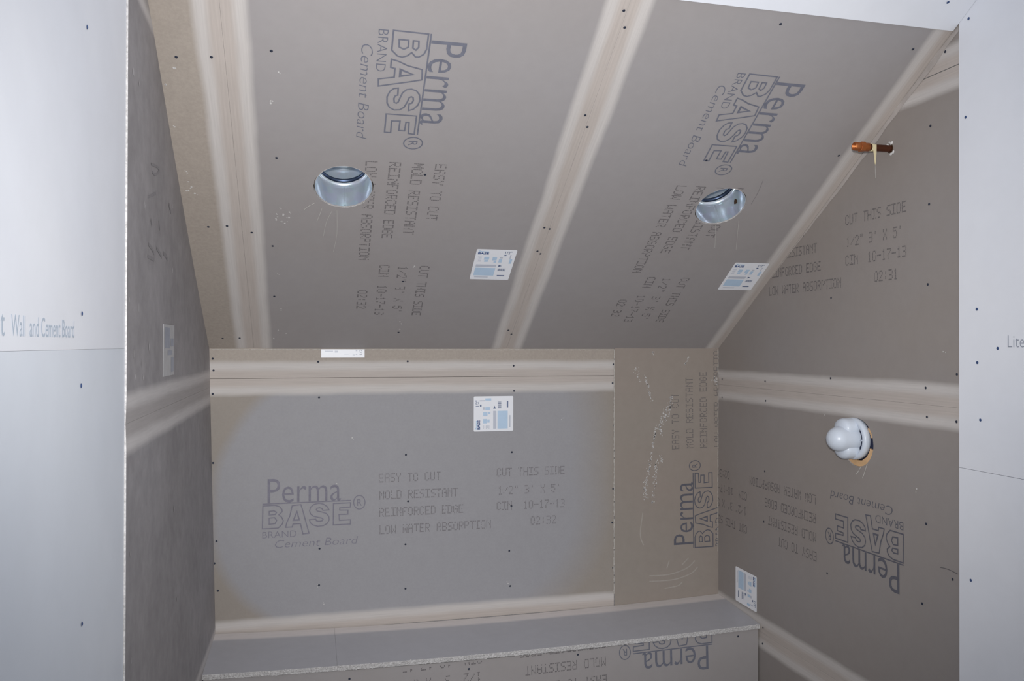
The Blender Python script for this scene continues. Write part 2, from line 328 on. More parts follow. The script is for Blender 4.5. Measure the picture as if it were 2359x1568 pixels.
def board(name, F, u0, u1, v0, v1, mat, parent, along='u', e0=False, e1=False, holes=(), n0=0.0, thick=0.0127, label=None, raw=('u0', 'u1', 'v0', 'v1'), taper=0.0014, sub=1):
    """one panel with thickness, tapered reinforced long edges, and round cut-outs"""
    inset = [0.0, 0.05, 0.10]
    def lines(a0, a1, is_long_axis):
        L = a1-a0; s = {a0, a1}
        if not is_long_axis:
            for d in inset[1:]:
                if e0 and d < L: s.add(a0+d)
                if e1 and d < L: s.add(a1-d)
        for (cu, cv, cr) in holes:
            c = cu if (a0, a1) == (u0, u1) else cv
            s = {x for x in s if x in (a0, a1) or not c-cr*1.07 < x < c+cr*1.07}
            s.add(c-cr*1.06); s.add(c+cr*1.06)
        if sub > 1:
            for i in range(1, sub): s.add(a0+L*i/sub)
        out = sorted(s); res = [out[0]]
        for x in out[1:]:
            if x-res[-1] > 0.004: res.append(x)
            elif x == a1: res[-1] = x
        return res
    us = lines(u0, u1, along == 'u'); vs = lines(v0, v1, along == 'v')
    def dist(u, v):
        c, lo, hi = (v, v0, v1) if along == 'u' else (u, u0, u1)
        d = 0.3
        if e0: d = min(d, c-lo)
        if e1: d = min(d, hi-c)
        return d
    verts, faces, fm, uvE, uvN = [], [], [], [], []
    idx = {}
    def vert(u, v, n=None):
        if n is None:
            d = dist(u, v); n = n0 - taper*max(0.0, 1-d/0.05)
        key = (round(u, 5), round(v, 5), round(n, 5))
        if key in idx: return idx[key]
        idx[key] = len(verts); verts.append(F.p(u, v, n))
        l = u-u0 if along == 'u' else v-v0
        uvE.append((l, dist(u, v)))
        a, b = (u-u0)/(u1-u0), (v-v0)/(v1-v0)
        uvN.append((a, b) if along == 'u' else (b, a))
        return idx[key]
    NS = 48
    for i in range(len(us)-1):
        for j in range(len(vs)-1):
            a, b, c, d = us[i], us[i+1], vs[j], vs[j+1]
            h = [q for q in holes if a-1e-6 <= q[0]-q[2] and q[0]+q[2] <= b+1e-6 and c-1e-6 <= q[1]-q[2] and q[1]+q[2] <= d+1e-6]
            if not h:
                faces.append([vert(a, c), vert(b, c), vert(b, d), vert(a, d)]); fm.append(0); continue
            cu, cv, cr = h[0]; outer, inner, inn2 = [], [], []
            corner = {}
            angs = sorted({round(math.tau*k/NS, 6) for k in range(NS)} | {round(math.atan2(y-cv, x-cu) % math.tau, 6) for x in (a, b) for y in (c, d)})
            for t in angs:
                x, y = math.cos(t), math.sin(t)
                k = min(((b-cu)/x if x > 1e-9 else (a-cu)/x if x < -1e-9 else 1e9), ((d-cv)/y if y > 1e-9 else (c-cv)/y if y < -1e-9 else 1e9))
                outer.append(vert(cu+x*k, cv+y*k))
                jr = cr*(1+R.uniform(-0.012, 0.012))
                inner.append(vert(cu+x*jr, cv+y*jr)); inn2.append(vert(cu+x*jr, cv+y*jr, n0-thick))
            m = len(angs)
            for q in range(m):
                r = (q+1) % m
                faces.append([outer[q], outer[r], inner[r], inner[q]]); fm.append(0)
                faces.append([inner[q], inner[r], inn2[r], inn2[q]]); fm.append(1)
    # sides
    def side(pts):
        for p, q in zip(pts[:-1], pts[1:]):
            a, b = vert(*p), vert(*q); c, d = vert(q[0], q[1], n0-thick), vert(p[0], p[1], n0-thick)
            faces.append([a, d, c, b]); fm.append(1)
    side([(u, v0) for u in us]); side([(u1, v) for v in vs]); side([(u, v1) for u in reversed(us)]); side([(u0, v) for v in reversed(vs)])
    if not holes:
        faces.append([vert(u0, v0, n0-thick), vert(u0, v1, n0-thick), vert(u1, v1, n0-thick), vert(u1, v0, n0-thick)]); fm.append(1)
    c = sum((Vector(v) for v in verts), Vector())/len(verts)
    me = bpy.data.meshes.new(name); me.from_pydata([tuple(Vector(v)-c) for v in verts], [], faces)
    for nm, uv in (('edge', uvE), ('norm', uvN)):
        lay = me.uv_layers.new(name=nm)
        for lp in me.loops: lay.data[lp.index].uv = uv[lp.vertex_index]
    me.polygons.foreach_set('material_index', fm); me.update()
    o = link(name, me, [mat, M['raw']] if mat not in (M['dry'], M['dry2']) else [mat, mat], parent, matrix=Matrix.Translation(c))
    if label: o['label'] = label
    return o

def slab(name, F, u0, u1, v0, v1, n0, n1, mat, parent=None, bend=True):
    vs = [F.p(u, v, n) for n in (n0, n1) for (u, v) in ((u0, v0), (u1, v0), (u1, v1), (u0, v1))]
    fs = [[0, 3, 2, 1], [4, 5, 6, 7], [0, 1, 5, 4], [1, 2, 6, 5], [2, 3, 7, 6], [3, 0, 4, 7]]
    return mesh_world(name, vs, fs, mat, parent)

def slab_structure(name, F, u0, u1, v0, v1, n0, n1, mat):
    o = slab(name, F, u0, u1, v0, v1, n0, n1, mat); o['kind'] = 'structure'; return o

class Flat:
    """flat printed shapes collected in 2-D, turned and placed on a surface"""
    def __init__(s): s.v, s.f = [], []
    def poly(s, pts): b = len(s.v); s.v += [tuple(p) for p in pts]; s.f.append(list(range(b, b+len(pts))))
    def rect(s, x0, y0, x1, y1): s.poly([(x0, y0), (x1, y0), (x1, y1), (x0, y1)])
    def stroke(s, pts, w, closed=False):
        pts = [Vector((p[0], p[1])) for p in pts]; n = len(pts); L, Rr = [], []
        for i in range(n):
            a = pts[i-1] if (i > 0 or closed) else None; b = pts[(i+1) % n] if (i < n-1 or closed) else None
            d1 = (pts[i]-a).normalized() if a is not None else None; d2 = (b-pts[i]).normalized() if b is not None else None
            d1 = d1 or d2; d2 = d2 or d1
            t = (d1+d2); t = t.normalized() if t.length > 1e-6 else d1
            nn = Vector((-t.y, t.x)); k = 1/max(0.5, nn.dot(Vector((-d1.y, d1.x))))
            L.append(pts[i]+nn*w/2*k); Rr.append(pts[i]-nn*w/2*k)
        b = len(s.v); s.v += [tuple(p) for p in L]+[tuple(p) for p in Rr]
        for i in range(n if closed else n-1):
            j = (i+1) % n; s.f.append([b+n+i, b+n+j, b+j, b+i])
    def text(s, body, x0, x1, y0, y1, shear=0.0, offset=0.0, rot=0):
        cu = bpy.data.curves.new('t', 'FONT'); cu.body = body; cu.size = 1.0; cu.shear = shear; cu.offset = offset; cu.resolution_u = 3
        ob = bpy.data.objects.new('t', cu); COL.objects.link(ob)
        bpy.context.view_layer.update()
        me = bpy.data.meshes.new_from_object(ob.evaluated_get(bpy.context.evaluated_depsgraph_get()))
        xs = [v.co.x for v in me.vertices]; ys = [v.co.y for v in me.vertices]
        ax, bx, ay, by = min(xs), max(xs), min(ys), max(ys); b = len(s.v)
        for v in me.vertices:
            s.v.append((x0+(v.co.x-ax)/(bx-ax)*(x1-x0), y0+(v.co.y-ay)/(by-ay)*(y1-y0)))
        for p in me.polygons: s.f.append([b+i for i in p.vertices])
        bpy.data.objects.remove(ob); bpy.data.curves.remove(cu); bpy.data.meshes.remove(me)
    def turn(s, ang, off, sc=1.0):
        c, q = math.cos(ang)*sc, math.sin(ang)*sc
        s.v = [(x*c-y*q+off[0], x*q+y*c+off[1]) for x, y in s.v]; return s
    def clip(s, halfplanes=(), circles=()):
        for (a, b, c) in halfplanes:            # keep a*x+b*y <= c
            bm = bmesh.new(); vv = [bm.verts.new((x, y, 0)) for x, y in s.v]
            for f in s.f:
                try: bm.faces.new([vv[i] for i in f])
                except ValueError: pass
            nrm = Vector((a, b, 0)); n2 = nrm.length
            bmesh.ops.bisect_plane(bm, geom=bm.verts[:]+bm.edges[:]+bm.faces[:], plane_co=nrm*(c/n2/n2), plane_no=nrm, clear_outer=True)
            bm.verts.index_update(); s.v = [(v.co.x, v.co.y) for v in bm.verts]; s.f = [[v.index for v in f.verts] for f in bm.faces]; bm.free()
        for (cx, cy, r) in circles:
            s.f = [f for f in s.f if all((s.v[i][0]-cx)**2+(s.v[i][1]-cy)**2 > r*r for i in f)]
        return s
    def place(s, name, F, n, mat, parent, stuff=False):
        used = sorted({i for f in s.f for i in f}); mp = {i: k for k, i in enumerate(used)}
        if not used: return None
        o = mesh_world(name, [F.p(s.v[i][0], s.v[i][1], n) for i in used], [[mp[i] for i in f] for f in s.f], mat, parent)
        if stuff: o['kind'] = 'stuff'
        return o

# 5 x 7 ink-jet dot letters
G5 = {'A': '01110100011000111111100011000110001', 'B': '11110100011000111110100011000111110', 'C': '01110100011000010000100001000101110', 'D': '11110100011000110001100011000111110',
 'E': '11111100001000011110100001000011111', 'F': '11111100001000011110100001000010000', 'G': '01110100011000010111100011000101110', 'H': '10001100011000111111100011000110001',
 'I': '11111001000010000100001000010011111', 'L': '10000100001000010000100001000011111', 'M': '10001110111010110101100011000110001', 'N': '10001110011010110011100011000110001',
 'O': '01110100011000110001100011000101110', 'P': '11110100011000111110100001000010000', 'R': '11110100011000111110101001001010001', 'S': '01111100001000001110000010000111110',
 'T': '11111001000010000100001000010000100', 'U': '10001100011000110001100011000101110', 'W': '10001100011000110101101011101110001', 'X': '10001100010101000100010101000110001',
 'Y': '10001100010101000100001000010000100', '0': '01110100011000110001100011000101110', '1': '00100011000010000100001000010001110', '2': '01110100010000100010001000100011111',
 '3': '11110000010000101110000010000111110', '5': '11111100001111000001000011000101110', '7': '11111000010001000100010000100001000', '/': '00000000010001000100010001000000000',
 '"': '01010010100000000000000000000000000', "'": '00100001000000000000000000000000000', '-': '00000000000000011111000000000000000', ':': '00000001000010000000001000010000000'}
def dots(fl, body, x, y, pitch=0.02145, h=0.0335):
    dx, dy = pitch/6, h/7
    for i, ch in enumerate(body):
        g = G5.get(ch)
        if not g: continue
        for r in range(7):
            for c in range(5):
                if g[r*5+c] == '1' and R.random() > 0.05:
                    cx = x+i*pitch+(c+0.5)*dx+R.uniform(-.0003, .0003); cy = y+(6.5-r)*dy
                    fl.rect(cx-dx*0.33, cy-dy*0.42, cx+dx*0.33, cy+dy*0.42)
def print_lines(parts='ab'):
    f = Flat()
    if 'a' in parts:
        for tx, x, y in (('EASY TO CUT', .590, 1.087), ('MOLD RESISTANT', .592, 1.023), ('REINFORCED EDGE', .592, .959), ('LOW WATER ABSORPTION', .593, .894)): dots(f, tx, x, y)
    if 'b' in parts:
        for tx, x, y in (('CUT THIS SIDE', 1.041, 1.092), ('1/2" 3\' X 5\'', 1.046, 1.022), ('CIN  10-17-13', 1.041, .962)): dots(f, tx, x, y)
    return f
def z2(pts):      # logo drawing measured off the stamp: enlarged picture units to metres, baseline levelled
    k = 1/(8.25*612); return [(.174+(x-115)*k, .9365+(1140-.042*(x-115)-y)*k) for x, y in pts]
def logo():
    f = Flat(); f.text('Perma', .192, .452, 1.027, 1.115, 0.0, -0.006)
    g = Flat(); sw = 0.0040
    g.stroke(z2([(118, 690), (1700, 624)]), sw)
    g.stroke(z2([(118, 1140), (125, 722), (340, 712), (415, 735), (460, 790), (462, 830), (405, 885), (455, 930), (482, 990), (470, 1050), (395, 1128)]), sw, True)
    g.stroke(z2([(235, 822), (320, 812), (365, 840), (340, 880), (235, 888)]), sw, True)
    g.stroke(z2([(235, 945), (330, 935), (368, 985), (340, 1045), (235, 1058)]), sw, True)
    g.stroke(z2([(525, 1115), (545, 1030), (600, 905), (640, 720), (795, 700), (840, 850), (890, 1040), (942, 1228), (832, 1240), (788, 1050), (655, 1056), (645, 1110)]), sw, True)
    g.stroke(z2([(665, 985), (725, 825), (765, 980)]), sw*1.5, True)
    g.stroke(z2([(1300, 800), (1270, 740), (1200, 692), (1120, 676), (1030, 696), (970, 745), (950, 810), (965, 870), (1020, 915), (1100, 935), (1170, 950), (1193, 972), (1180, 1000), (1120, 1012), (1075, 1000), (1062, 970), (950, 978), (962, 1032), (1010, 1076), (1100, 1102), (1200, 1090), (1270, 1050), (1305, 985), (1295, 915), (1250, 865), (1160, 835), (1090, 820), (1070, 795), (1085, 770), (1130, 760), (1175, 775), (1190, 808)]), sw, True)
    g.stroke(z2([(1378, 1080), (1380, 682), (1695, 668), (1690, 748), (1495, 765), (1497, 805), (1645, 805), (1645, 882), (1482, 886), (1490, 995), (1692, 985), (1690, 1066)]), sw, True)
    ring = [(1855+105*math.cos(t*math.tau/22), 660+128*math.sin(t*math.tau/22)) for t in range(22)]
    g.stroke(z2(ring), 0.0034, True)
    h = Flat(); (x0, yb), (x1, yt) = z2([(1815, 725), (1900, 600)]); h.text('R', x0, x1, yb, yt)
    (x0, yb), (x1, yt) = z2([(118, 1315), (718, 1170)]); h.text('BRAND', x0, x1, yb+.0005, yt, 0.0, -0.012)
    (x0, yb), (x1, yt) = z2([(340, 1492), (1832, 1290)]); h.text('Cement Board', x0, x1, yb, yt, 0.2, -0.014)
    return f, g, h
def stamp(F, parent, ang, off, sc=1.0, parts='Lab', time=None, half=(), circ=(), n=0.0007, ink=None, logo_ink=None):
    ang = math.radians(ang)
    if 'L' in parts:
        for nm, fl in zip(('stamp_word', 'stamp_outline', 'stamp_small_print'), logo()):
            fl.turn(ang, off, sc).clip(half, circ).place(nm, F, n, logo_ink or M['ink'], parent, stuff=True)
    f = print_lines(parts)
    if time: dots(f, time, 1.177, .899)
    if f.f: f.turn(ang, off, sc).clip(half, circ).place('dot_print', F, n, ink or M['ink2'], parent, stuff=True)

# ------------------------------------------------------------------ back wall
wb = slab_structure('wall_back', FB, -0.12, W+0.12, 0.0, 1.75, -0.0132, -0.09, M['back'])
main = board('cement_board', FB, -0.03, 1.524, .5550, 1.4786, M['board_back'], wb, 'u', True, True, label='large stamped board with a rounded grey patch')
board('cement_board', FB, -0.03, 1.524, 1.4800, H0+0.004, M['board_strip'], wb, 'u', True, False, label='narrow strip under the ceiling')
cb = board('cement_board', FB, 1.5255, W, 0.0, H0+0.004, M['board_brown'], wb, 'v', False, False, n0=0.0035, label='brown scuffed strip with sideways stamp')
board('cement_board', FB, -0.03, 1.524, 0.0, .5540, M['board'], wb, 'u', False, False)
stamp(FB, main, 0, (0, 0), parts='Lab', time='02:32', ink=M['ink3'], logo_ink=M['inkb'])
stamp(FB, cb, 90.6, (2.8789, .6089), 0.981, parts='La', half=((1, 0, W-0.001),), n=0.0042, ink=M['ink4'], logo_ink=M['inkd'])
def fray(F, a, b, wid, n, parent, step=0.006):
    a, b = Vector(a), Vector(b); L = (b-a).length; d = (b-a)/L; q = Vector((-d.y, d.x)); k = int(L/step); fl = Flat(); prev = None
    for i in range(k+1):
        c = a+d*(L*i/k); w0, w1 = wid*R.uniform(.25, 1.0), wid*R.uniform(.25, 1.0)
        cur = (c-q*w0, c+q*w1)
        if prev and R.random() > 0.06: fl.poly([prev[0], cur[0], cur[1], prev[1]])
        prev = cur
    return fl.place('frayed_edge', F, n, M['mesh'], parent, stuff=True)
fray(FB, (1.5225, .60), (1.5225, H0-.002), .0030, .0048, wb)
fray(FB, (0.0, H0-.0035), (1.524, H0-.0035), .0024, .0012, wb)
fray(FB, (W-.003, .75), (W-.003, H0), .0026, .0046, wb)
def specks(F, pts, parent, n=0.0008, size=0.0042):
    fl = Flat()
    for (u, v) in pts:
        for _ in range(2):
            cu, cv = u+R.gauss(0, .003), v+R.gauss(0, .003); r = size*R.uniform(.35, .9)
            fl.poly([(cu+r*R.uniform(.6, 1.1)*math.cos(t*math.tau/7), cv+r*R.uniform(.6, 1.1)*math.sin(t*math.tau/7)) for t in range(7)])
    o = fl.place('plaster_specks', F, n, M['white'], parent); o['kind'] = 'stuff'; return o
specks(FB, DATA['SPECKS']['back'], main, size=.0034)
fl = Flat()
for pts, wid, cnt in DATA['SCUFF']['back']:
    for _ in range(int(cnt*1.3)):
        t = R.random()*(len(pts)-1); i = int(t); k = t-i
        cx = pts[i][0]*(1-k)+pts[i+1][0]*k+R.gauss(0, wid*.42); cy = pts[i][1]*(1-k)+pts[i+1][1]*k+R.gauss(0, wid*.35)
        r = R.uniform(.0008, .0026)
        fl.poly([(cx+r*R.uniform(.5, 1.0)*math.cos(q*math.tau/6), cy+r*1.6*R.uniform(.5, 1.2)*math.sin(q*math.tau/6)) for q in range(6)])
o = fl.clip(((1, 0, W-.002),)).place('scuff_marks', FB, .0043, M['scuff'], cb); o['kind'] = 'stuff'
fl = Flat()
def smooth_pts(pts, k=6):
    out = []
    for i in range(len(pts)-1):
        p0, p1, p2, p3 = pts[max(0, i-1)], pts[i], pts[i+1], pts[min(len(pts)-1, i+2)]
        for j in range(k):
            t = j/k
            out.append(tuple(.5*((2*b)+(-a+c)*t+(2*a-5*b+4*c-d)*t*t+(-a+3*b-3*c+d)*t**3) for a, b, c, d in zip(p0, p1, p2, p3)))
    return out+[tuple(pts[-1])]
for pts in DATA['ARCS']: fl.stroke(smooth_pts(pts), .0045)
fl.place('trowel_smear', FB, .0041, M['arc'], cb, stuff=True)

# ------------------------------------------------------------------ left wall
wl = slab_structure('wall_left', Frame((0, 0, 0), (0, 1, 0), (0, 0, 1)), -3.0, 0.09, 0.0, 3.3, -0.034, -0.11, M['back'])
lu = board('cement_board', FL, YL, .012, S1+.0002, 2.3625, M['board_left'], wl, 'u', True, True, sub=6)
board('cement_board', FL, YL, .012, S1-.914, S1-.0002, M['board_left'], wl, 'u', True, True, sub=6)
board('cement_board', FL, YL, .012, 0.0, S1-.9165, M['board_left'], wl, 'u', False, True, sub=4)
board('cement_board', FL, YL, .012, 2.365, 3.2, M['board_left'], wl, 'u', True, False, sub=4)
d1 = board('drywall_panel', FDL, -3.0, YL-.0015, 1.5939, 3.2, M['dry'], wl)
board('drywall_panel', FDL, -3.0, YL-.0015, 0.0, 1.5936, M['dry2'], wl, label='greyer lower drywall panel')
f = Flat(); f.text('and Cement Board', -1.911, -1.713, 1.6115, 1.6375, 0, 0.0); f.text('Wall', -1.976, -1.927, 1.6115, 1.6375, 0, 0.0); f.text('t', -2.010, -1.997, 1.6115, 1.6375); f.place('print_line', FDL, .0006, M['dink'], d1, stuff=True)

fl = Flat()
for pts, wd in DATA['LSMUDGE']: fl.stroke(smooth_pts(pts, 4), wd)
fl.place('smudge_marks', FL, .0007, M['smudge'], lu, stuff=True)
fl = Flat()
for (u, v) in DATA['LFLECK']:
    a, b = .006*R.uniform(.6, 1.5), .008*R.uniform(.6, 1.5)
    fl.poly([(u+a*R.uniform(.6, 1)*math.cos(q*math.tau/8), v+b*R.uniform(.6, 1)*math.sin(q*math.tau/8)) for q in range(8)])
fl.place('plaster_specks', FL, .0007, M['fleck'], lu, stuff=True)

# ------------------------------------------------------------------ right wall
wr = slab_structure('wall_right', FR, -0.09, 2.7, 0.0, 3.3, -0.0135, -0.10, M['back'])
cut_c = ((-T, 1.0, H0-.004),)              # stamp stops where the sloping ceiling meets the wall
ru = board('cement_board', FR, 0.0, -YR, S2+.0002, 2.3375, M['board_right'], wr, 'u', True, True)
rm = board('cement_board', FR, 0.0, -YR, S3+.0002, S2-.0002, M['board_right'], wr, 'u', True, True, holes=((VALVE[0], VALVE[1], VALVER),))
board('cement_board', FR, 0.0, -YR, 0.0, S3-.0002, M['board_right'], wr, 'u', False, True)
board('cement_board', FR, 0.0, -YR, 2.340, 3.2, M['board_right'], wr, 'u', True, False)
d2 = board('drywall_panel', FDR, -YR+.0015, 2.7, 1.2868, 3.2, M['dry'], wr)
board('drywall_panel', FDR, -YR+.0015, 2.7, 0.0, 1.2858, M['dry'], wr)
stamp(FR, ru, .3076, (-.19116, .90497), .9803, parts='ab', time='02:31', half=cut_c, ink=M['ink4'])
stamp(FR, rm, -179.509, (1.24552, 1.98846), .9851, parts='Lab', time='02:31', half=((-1, 0, -.001),), ink=M['ink4'], logo_ink=M['inkd'])
f = Flat(); f.text('Lite', 1.442, 1.489, 1.5985, 1.6275, 0, -.01); f.place('print_line', FDR, .0006, M['p_gn'], d2, stuff=True)
specks(FR, DATA['SPECKS']['right'], ru, size=.0034)
f = Flat(); f.stroke(smooth_pts(DATA['RCRACK']), .0022); f.place('hairline_crack', FR, .0007, M['ink2'], rm)
# corner strip of bare edge where ceiling and right wall meet
low, high = [], []
for i in range(24):
    u = .40+.885*i/23; k = min(1.0, max(0.0, (u-.45)/.5)); e = H0+T*u
    low.append(FR.p(u, e-(.003+.017*k)*R.uniform(.8, 1.2), .0006)); high.append(FR.p(u, e-.0005, .0006))
mesh_world('joint_tape', low+high, [[i, i+1, 25+i, 24+i] for i in range(23)], M['tape2'], wr)

# ------------------------------------------------------------------ ceiling
ce = slab_structure('ceiling', FC, -0.1, W+0.1, -0.12, 3.0, -0.46, -0.52, M['back'])
board('cement_board', FC, -.028, C1-.0002, .001, 1.524, M['board_strip'], ce, 'v', False, True, label='narrow tan strip beside the left wall')
c2 = board('cement_board', FC, C1+.0002, C2-.0002, .001, 1.524, M['board'], ce, 'v', True, True, holes=((CAN[0][0], CAN[0][1], CANR),))
c3 = board('cement_board', FC, C2+.0002, W, .001, 1.524, M['board'], ce, 'v', True, True, holes=((CAN[1][0], CAN[1][1], CANR),))
board('drywall_panel', FDC, 0.0, W-.005, 1.5255, 2.7, M['dry'], ce)
stamp(FC, c2, -89.907, (-.41313, 1.53991), 1.006, parts='Lab', time='02:32', circ=((CAN[0][0], CAN[0][1], CANR+.002),))
stamp(FC, c3, -90.193, (.5369, 1.51484), 1.005, parts='Lab', time='02:32', circ=((CAN[1][0], CAN[1][1], CANR+.002),))
specks(FC, DATA['SPECKS']['ceil'], c2)
f = Flat(); f.stroke(smooth_pts(DATA['CRACK']), .0012); f.place('scratch', FC, .0007, M['ink3'], c3)

# ------------------------------------------------------------------ floor
fo = slab_structure('floor', Frame((0, 0, 0), (1, 0, 0), (0, 1, 0)), -0.12, W+0.12, -3.4, 0.09, -0.06, 0.0, M['floor'])

# ------------------------------------------------------------------ bench along the back wall
bench = tag(bpy.data.objects.new('shower_bench', None), 'built-in grey cement board bench along the back wall with a crumbly front edge', 'bench'); COL.objects.link(bench)
bench.location = (W/2, -DB/2, 0)
def top(u0, u1):
    o = board('seat_board', FT, u0, u1, -DB-.006, -.0045, M['bench_top'], bench, 'u', False, True, taper=0.0004, thick=.0160, sub=8)
    return o
top(.012, .4295); top(.4300, W-.001)
fb = board('front_board', FFB, .014, W-.0065, .001, HB-.0175, M['board'], bench, 'u', False, False, sub=8)
stamp(FF, fb, -178.619, (1.93838, 1.52963), 1.0037, parts='Lab', time='02:32', half=((-.0224, 1, .5395-.0224*1.983), (0, -1, -.003)))
def crumble(u0, u1, cnt):
    vs, fs = [], []
    for _ in range(cnt):
        u = R.uniform(u0, u1); r = R.uniform(.0016, .0042); c = Vector((u, -DB-.0062-R.uniform(0, .0012), HB+sag(u)*.8-R.uniform(.0004, .0165)))
        b = len(vs)
        for q in ((r, 0, 0), (-r, 0, 0), (0, -r*.7, 0), (0, r*.5, 0), (0, 0, r*.8), (0, 0, -r*.8)): vs.append(c+Vector(q)*R.uniform(.7, 1.2))
        for t in ((0, 4, 2), (2, 4, 1), (1, 4, 3), (3, 4, 0), (2, 5, 0), (1, 5, 2), (3, 5, 1), (0, 5, 3)): fs.append([b+i for i in t])
    o = mesh_world('crumbled_edge', vs, fs, M['raw'], bench); o['kind'] = 'stuff'
crumble(.014, W-.004, 1500)
# ------------------------------------------------------------------ screw heads
def screw_mesh(name, r, mat, depth=0.0010):
    n = 14; vs = [(0, 0, depth*.35)]; fs = []
    for k in range(n): t = k*math.tau/n; vs.append((r*.55*math.cos(t), r*.55*math.sin(t), depth))
    for k in range(n): t = k*math.tau/n; vs.append((r*math.cos(t), r*math.sin(t), depth*.2))
    for k in range(n):
        j = (k+1) % n; fs.append([0, 1+k, 1+j]); fs.append([1+k, 1+n+k, 1+n+j, 1+j])
    return mesh_local(name, vs, fs, [mat])
sm = screw_mesh('screw', .0037, M['screw']); sd = screw_mesh('drywall_screw', .0038, M['screw_dry'])
def screws(F, key, parent, me=None, n=0.0008):
    for (u, v) in DATA['SCREWS'][key]:
        o = bpy.data.objects.new('screw', me or sm); COL.objects.link(o); o.parent = parent
        o.matrix_basis = parent_world(parent).inverted() @ F.mat(u, v, n, R.uniform(0, 6))
screws(FB, 'back', wb, n=0.0014); screws(FR, 'right', wr); screws(FC, 'ceil', ce); screws(FF, 'bf', bench)
screws(FDR, 'dr', wr, sd); screws(FDL, 'dl', wl, sd); screws(FDC, 'dc', ce, sd)

# ------------------------------------------------------------------ glass-fibre strands hanging at the cut-outs
def tube(pts, r, n=6):
    vs, fs = [], []
    for i, p in enumerate(pts):
        d = (Vector(pts[min(i+1, len(pts)-1)])-Vector(pts[max(i-1, 0)])).normalized()
        a = d.orthogonal().normalized(); b = d.cross(a)
        rr = r(i/(len(pts)-1)) if callable(r) else r
        for k in range(n): t = k*math.tau/n; vs.append(Vector(p)+a*rr*math.cos(t)+b*rr*math.sin(t))
    for i in range(len(pts)-1):
        for k in range(n): j = (k+1) % n; fs.append([i*n+k, i*n+j, (i+1)*n+j, (i+1)*n+k])
    fs.append(list(range(n))[::-1]); fs.append([(len(pts)-1)*n+k for k in range(n)])
    return vs, fs
for key, F, par in (('ceil', FC, ce), ('right', FR, wr)):
    for s in DATA['STRANDS'][key]:
        p = [F.p(u, v, .0015+.004*i/len(s)) for i, (u, v) in enumerate(smooth_pts(s, 3))]
        vs, fs = tube(p, .0006, 5); mesh_world('mesh_strand', vs, fs, M['strand'], par)

# ------------------------------------------------------------------ lathe
def lathe(prof, n=40, cap0=False, cap1=False, mat=None):
    vs, fs = [], []
    for (r, z) in prof:
        for k in range(n): t = k*math.tau/n; vs.append((r*math.cos(t), r*math.sin(t), z))
    for i in range(len(prof)-1):
        for k in range(n): j = (k+1) % n; fs.append([i*n+k, i*n+j, (i+1)*n+j, (i+1)*n+k])
    if cap0: fs.append(list(range(n))[::-1])
    if cap1: fs.append([(len(prof)-1)*n+k for k in range(n)])
    return vs, fs
def part(name, vs, fs, mat, parent, m=None, smooth=True):
    me = mesh_local(name, [(m @ Vector(v)) if m else v for v in vs], fs, [mat], smooth)
    o = bpy.data.objects.new(name, me); COL.objects.link(o); o.parent = parent; return o

# ------------------------------------------------------------------ recessed light cans (local +Z points out of the ceiling, into the room)
def make_can():
    t = bpy.data.objects.new('recessed_light', None); COL.objects.link(t)
    r = CANR-.0035
    vs, fs = lathe([(r, -.0005), (r, -.070), (r-.0008, -.076), (r-.0032, -.081), (r-.0070, -.0845), (r-.0095, -.0855)], 56); part('can_sleeve', vs, [f[::-1] for f in fs], M['galv'], t)  # lip rounded inwards, a shape added to throw a flash highlight
    vs, fs = lathe([(r-.0095, -.0855), (r-.004, -.087), (r-.002, -.090), (r-.002, -.098), (r-.010, -.101)], 56); part('dark_groove', vs, [f[::-1] for f in fs], M['galvdark'], t)
    vs, fs = lathe([(r-.010, -.101), (r-.011, -.116), (r-.016, -.130), (r-.026, -.141), (r-.042, -.148), (0.0005, -.150)], 56); part('can_top', vs, [f[::-1] for f in fs], M['galv'], t)  # domed so that its shape returns a highlight of the flash
    vs, fs = lathe([(r, -.0005), (r+.0007, .0002), (r+.0012, -.003), (r+.0012, -.010)], 56); part('can_rim', vs, fs, M['tape'], t)
    # riveted seam up one side of the sleeve
    a0 = math.radians(-86); pv, pf = [], []
    for i, z in enumerate((-.003, -.074)):
        for k in range(4):
            a = a0+(-.045, -.035, .035, .045)[k]; rr = r-(0, .0016, .0016, 0)[k]; pv.append((rr*math.cos(a), rr*math.sin(a), z))
    for k in range(3): pf.append([k, k+1, 5+k, 4+k])
    part('sleeve_seam', pv, pf, M['galv'], t, smooth=False)
    vs, fs = lathe([(.004, 0), (.004, .0018), (.0015, .003), (.0002, .003)], 12)
    mm = Matrix.Translation((0, 0, -.115)) @ Matrix.Translation(((r-.006)*math.cos(1.6), (r-.006)*math.sin(1.6), 0)) @ Matrix.Rotation(1.6, 4, 'Z') @ Matrix.Rotation(-math.pi/2, 4, 'Y')
    part('rivet', vs, fs, M['galvdark'], t, mm)
    return t
lab = ['open round metal light can in the ceiling above the left half, shiny inside', 'open round metal light can in the ceiling nearer the right wall, brown smudge inside']
can = make_can()
for i, (u, v) in enumerate(CAN):
    o = can
    if i:
        o = can.copy(); COL.objects.link(o)
        for ch in can.children:
            c = ch.copy(); COL.objects.link(c); c.parent = o
    o.matrix_basis = FC.mat(u, v, -.0016, 0.0 if i == 0 else 0.35)
    tag(o, lab[i], 'light', 'recessed lights in the sloping ceiling')
fl = []
r = CANR-.0045
sv = [(r*math.cos(a)*1.0, r*math.sin(a), z) for a, z in [(-.62+.10*math.cos(q*math.tau/9)*R.uniform(.6, 1.2), -.045+.012*math.sin(q*math.tau/9)*R.uniform(.6, 1.2)) for q in range(9)]]
part('smudge', sv, [list(range(9))], M['soil_gapshade'], o, smooth=False)['label'] = 'brown smudge on the sleeve'

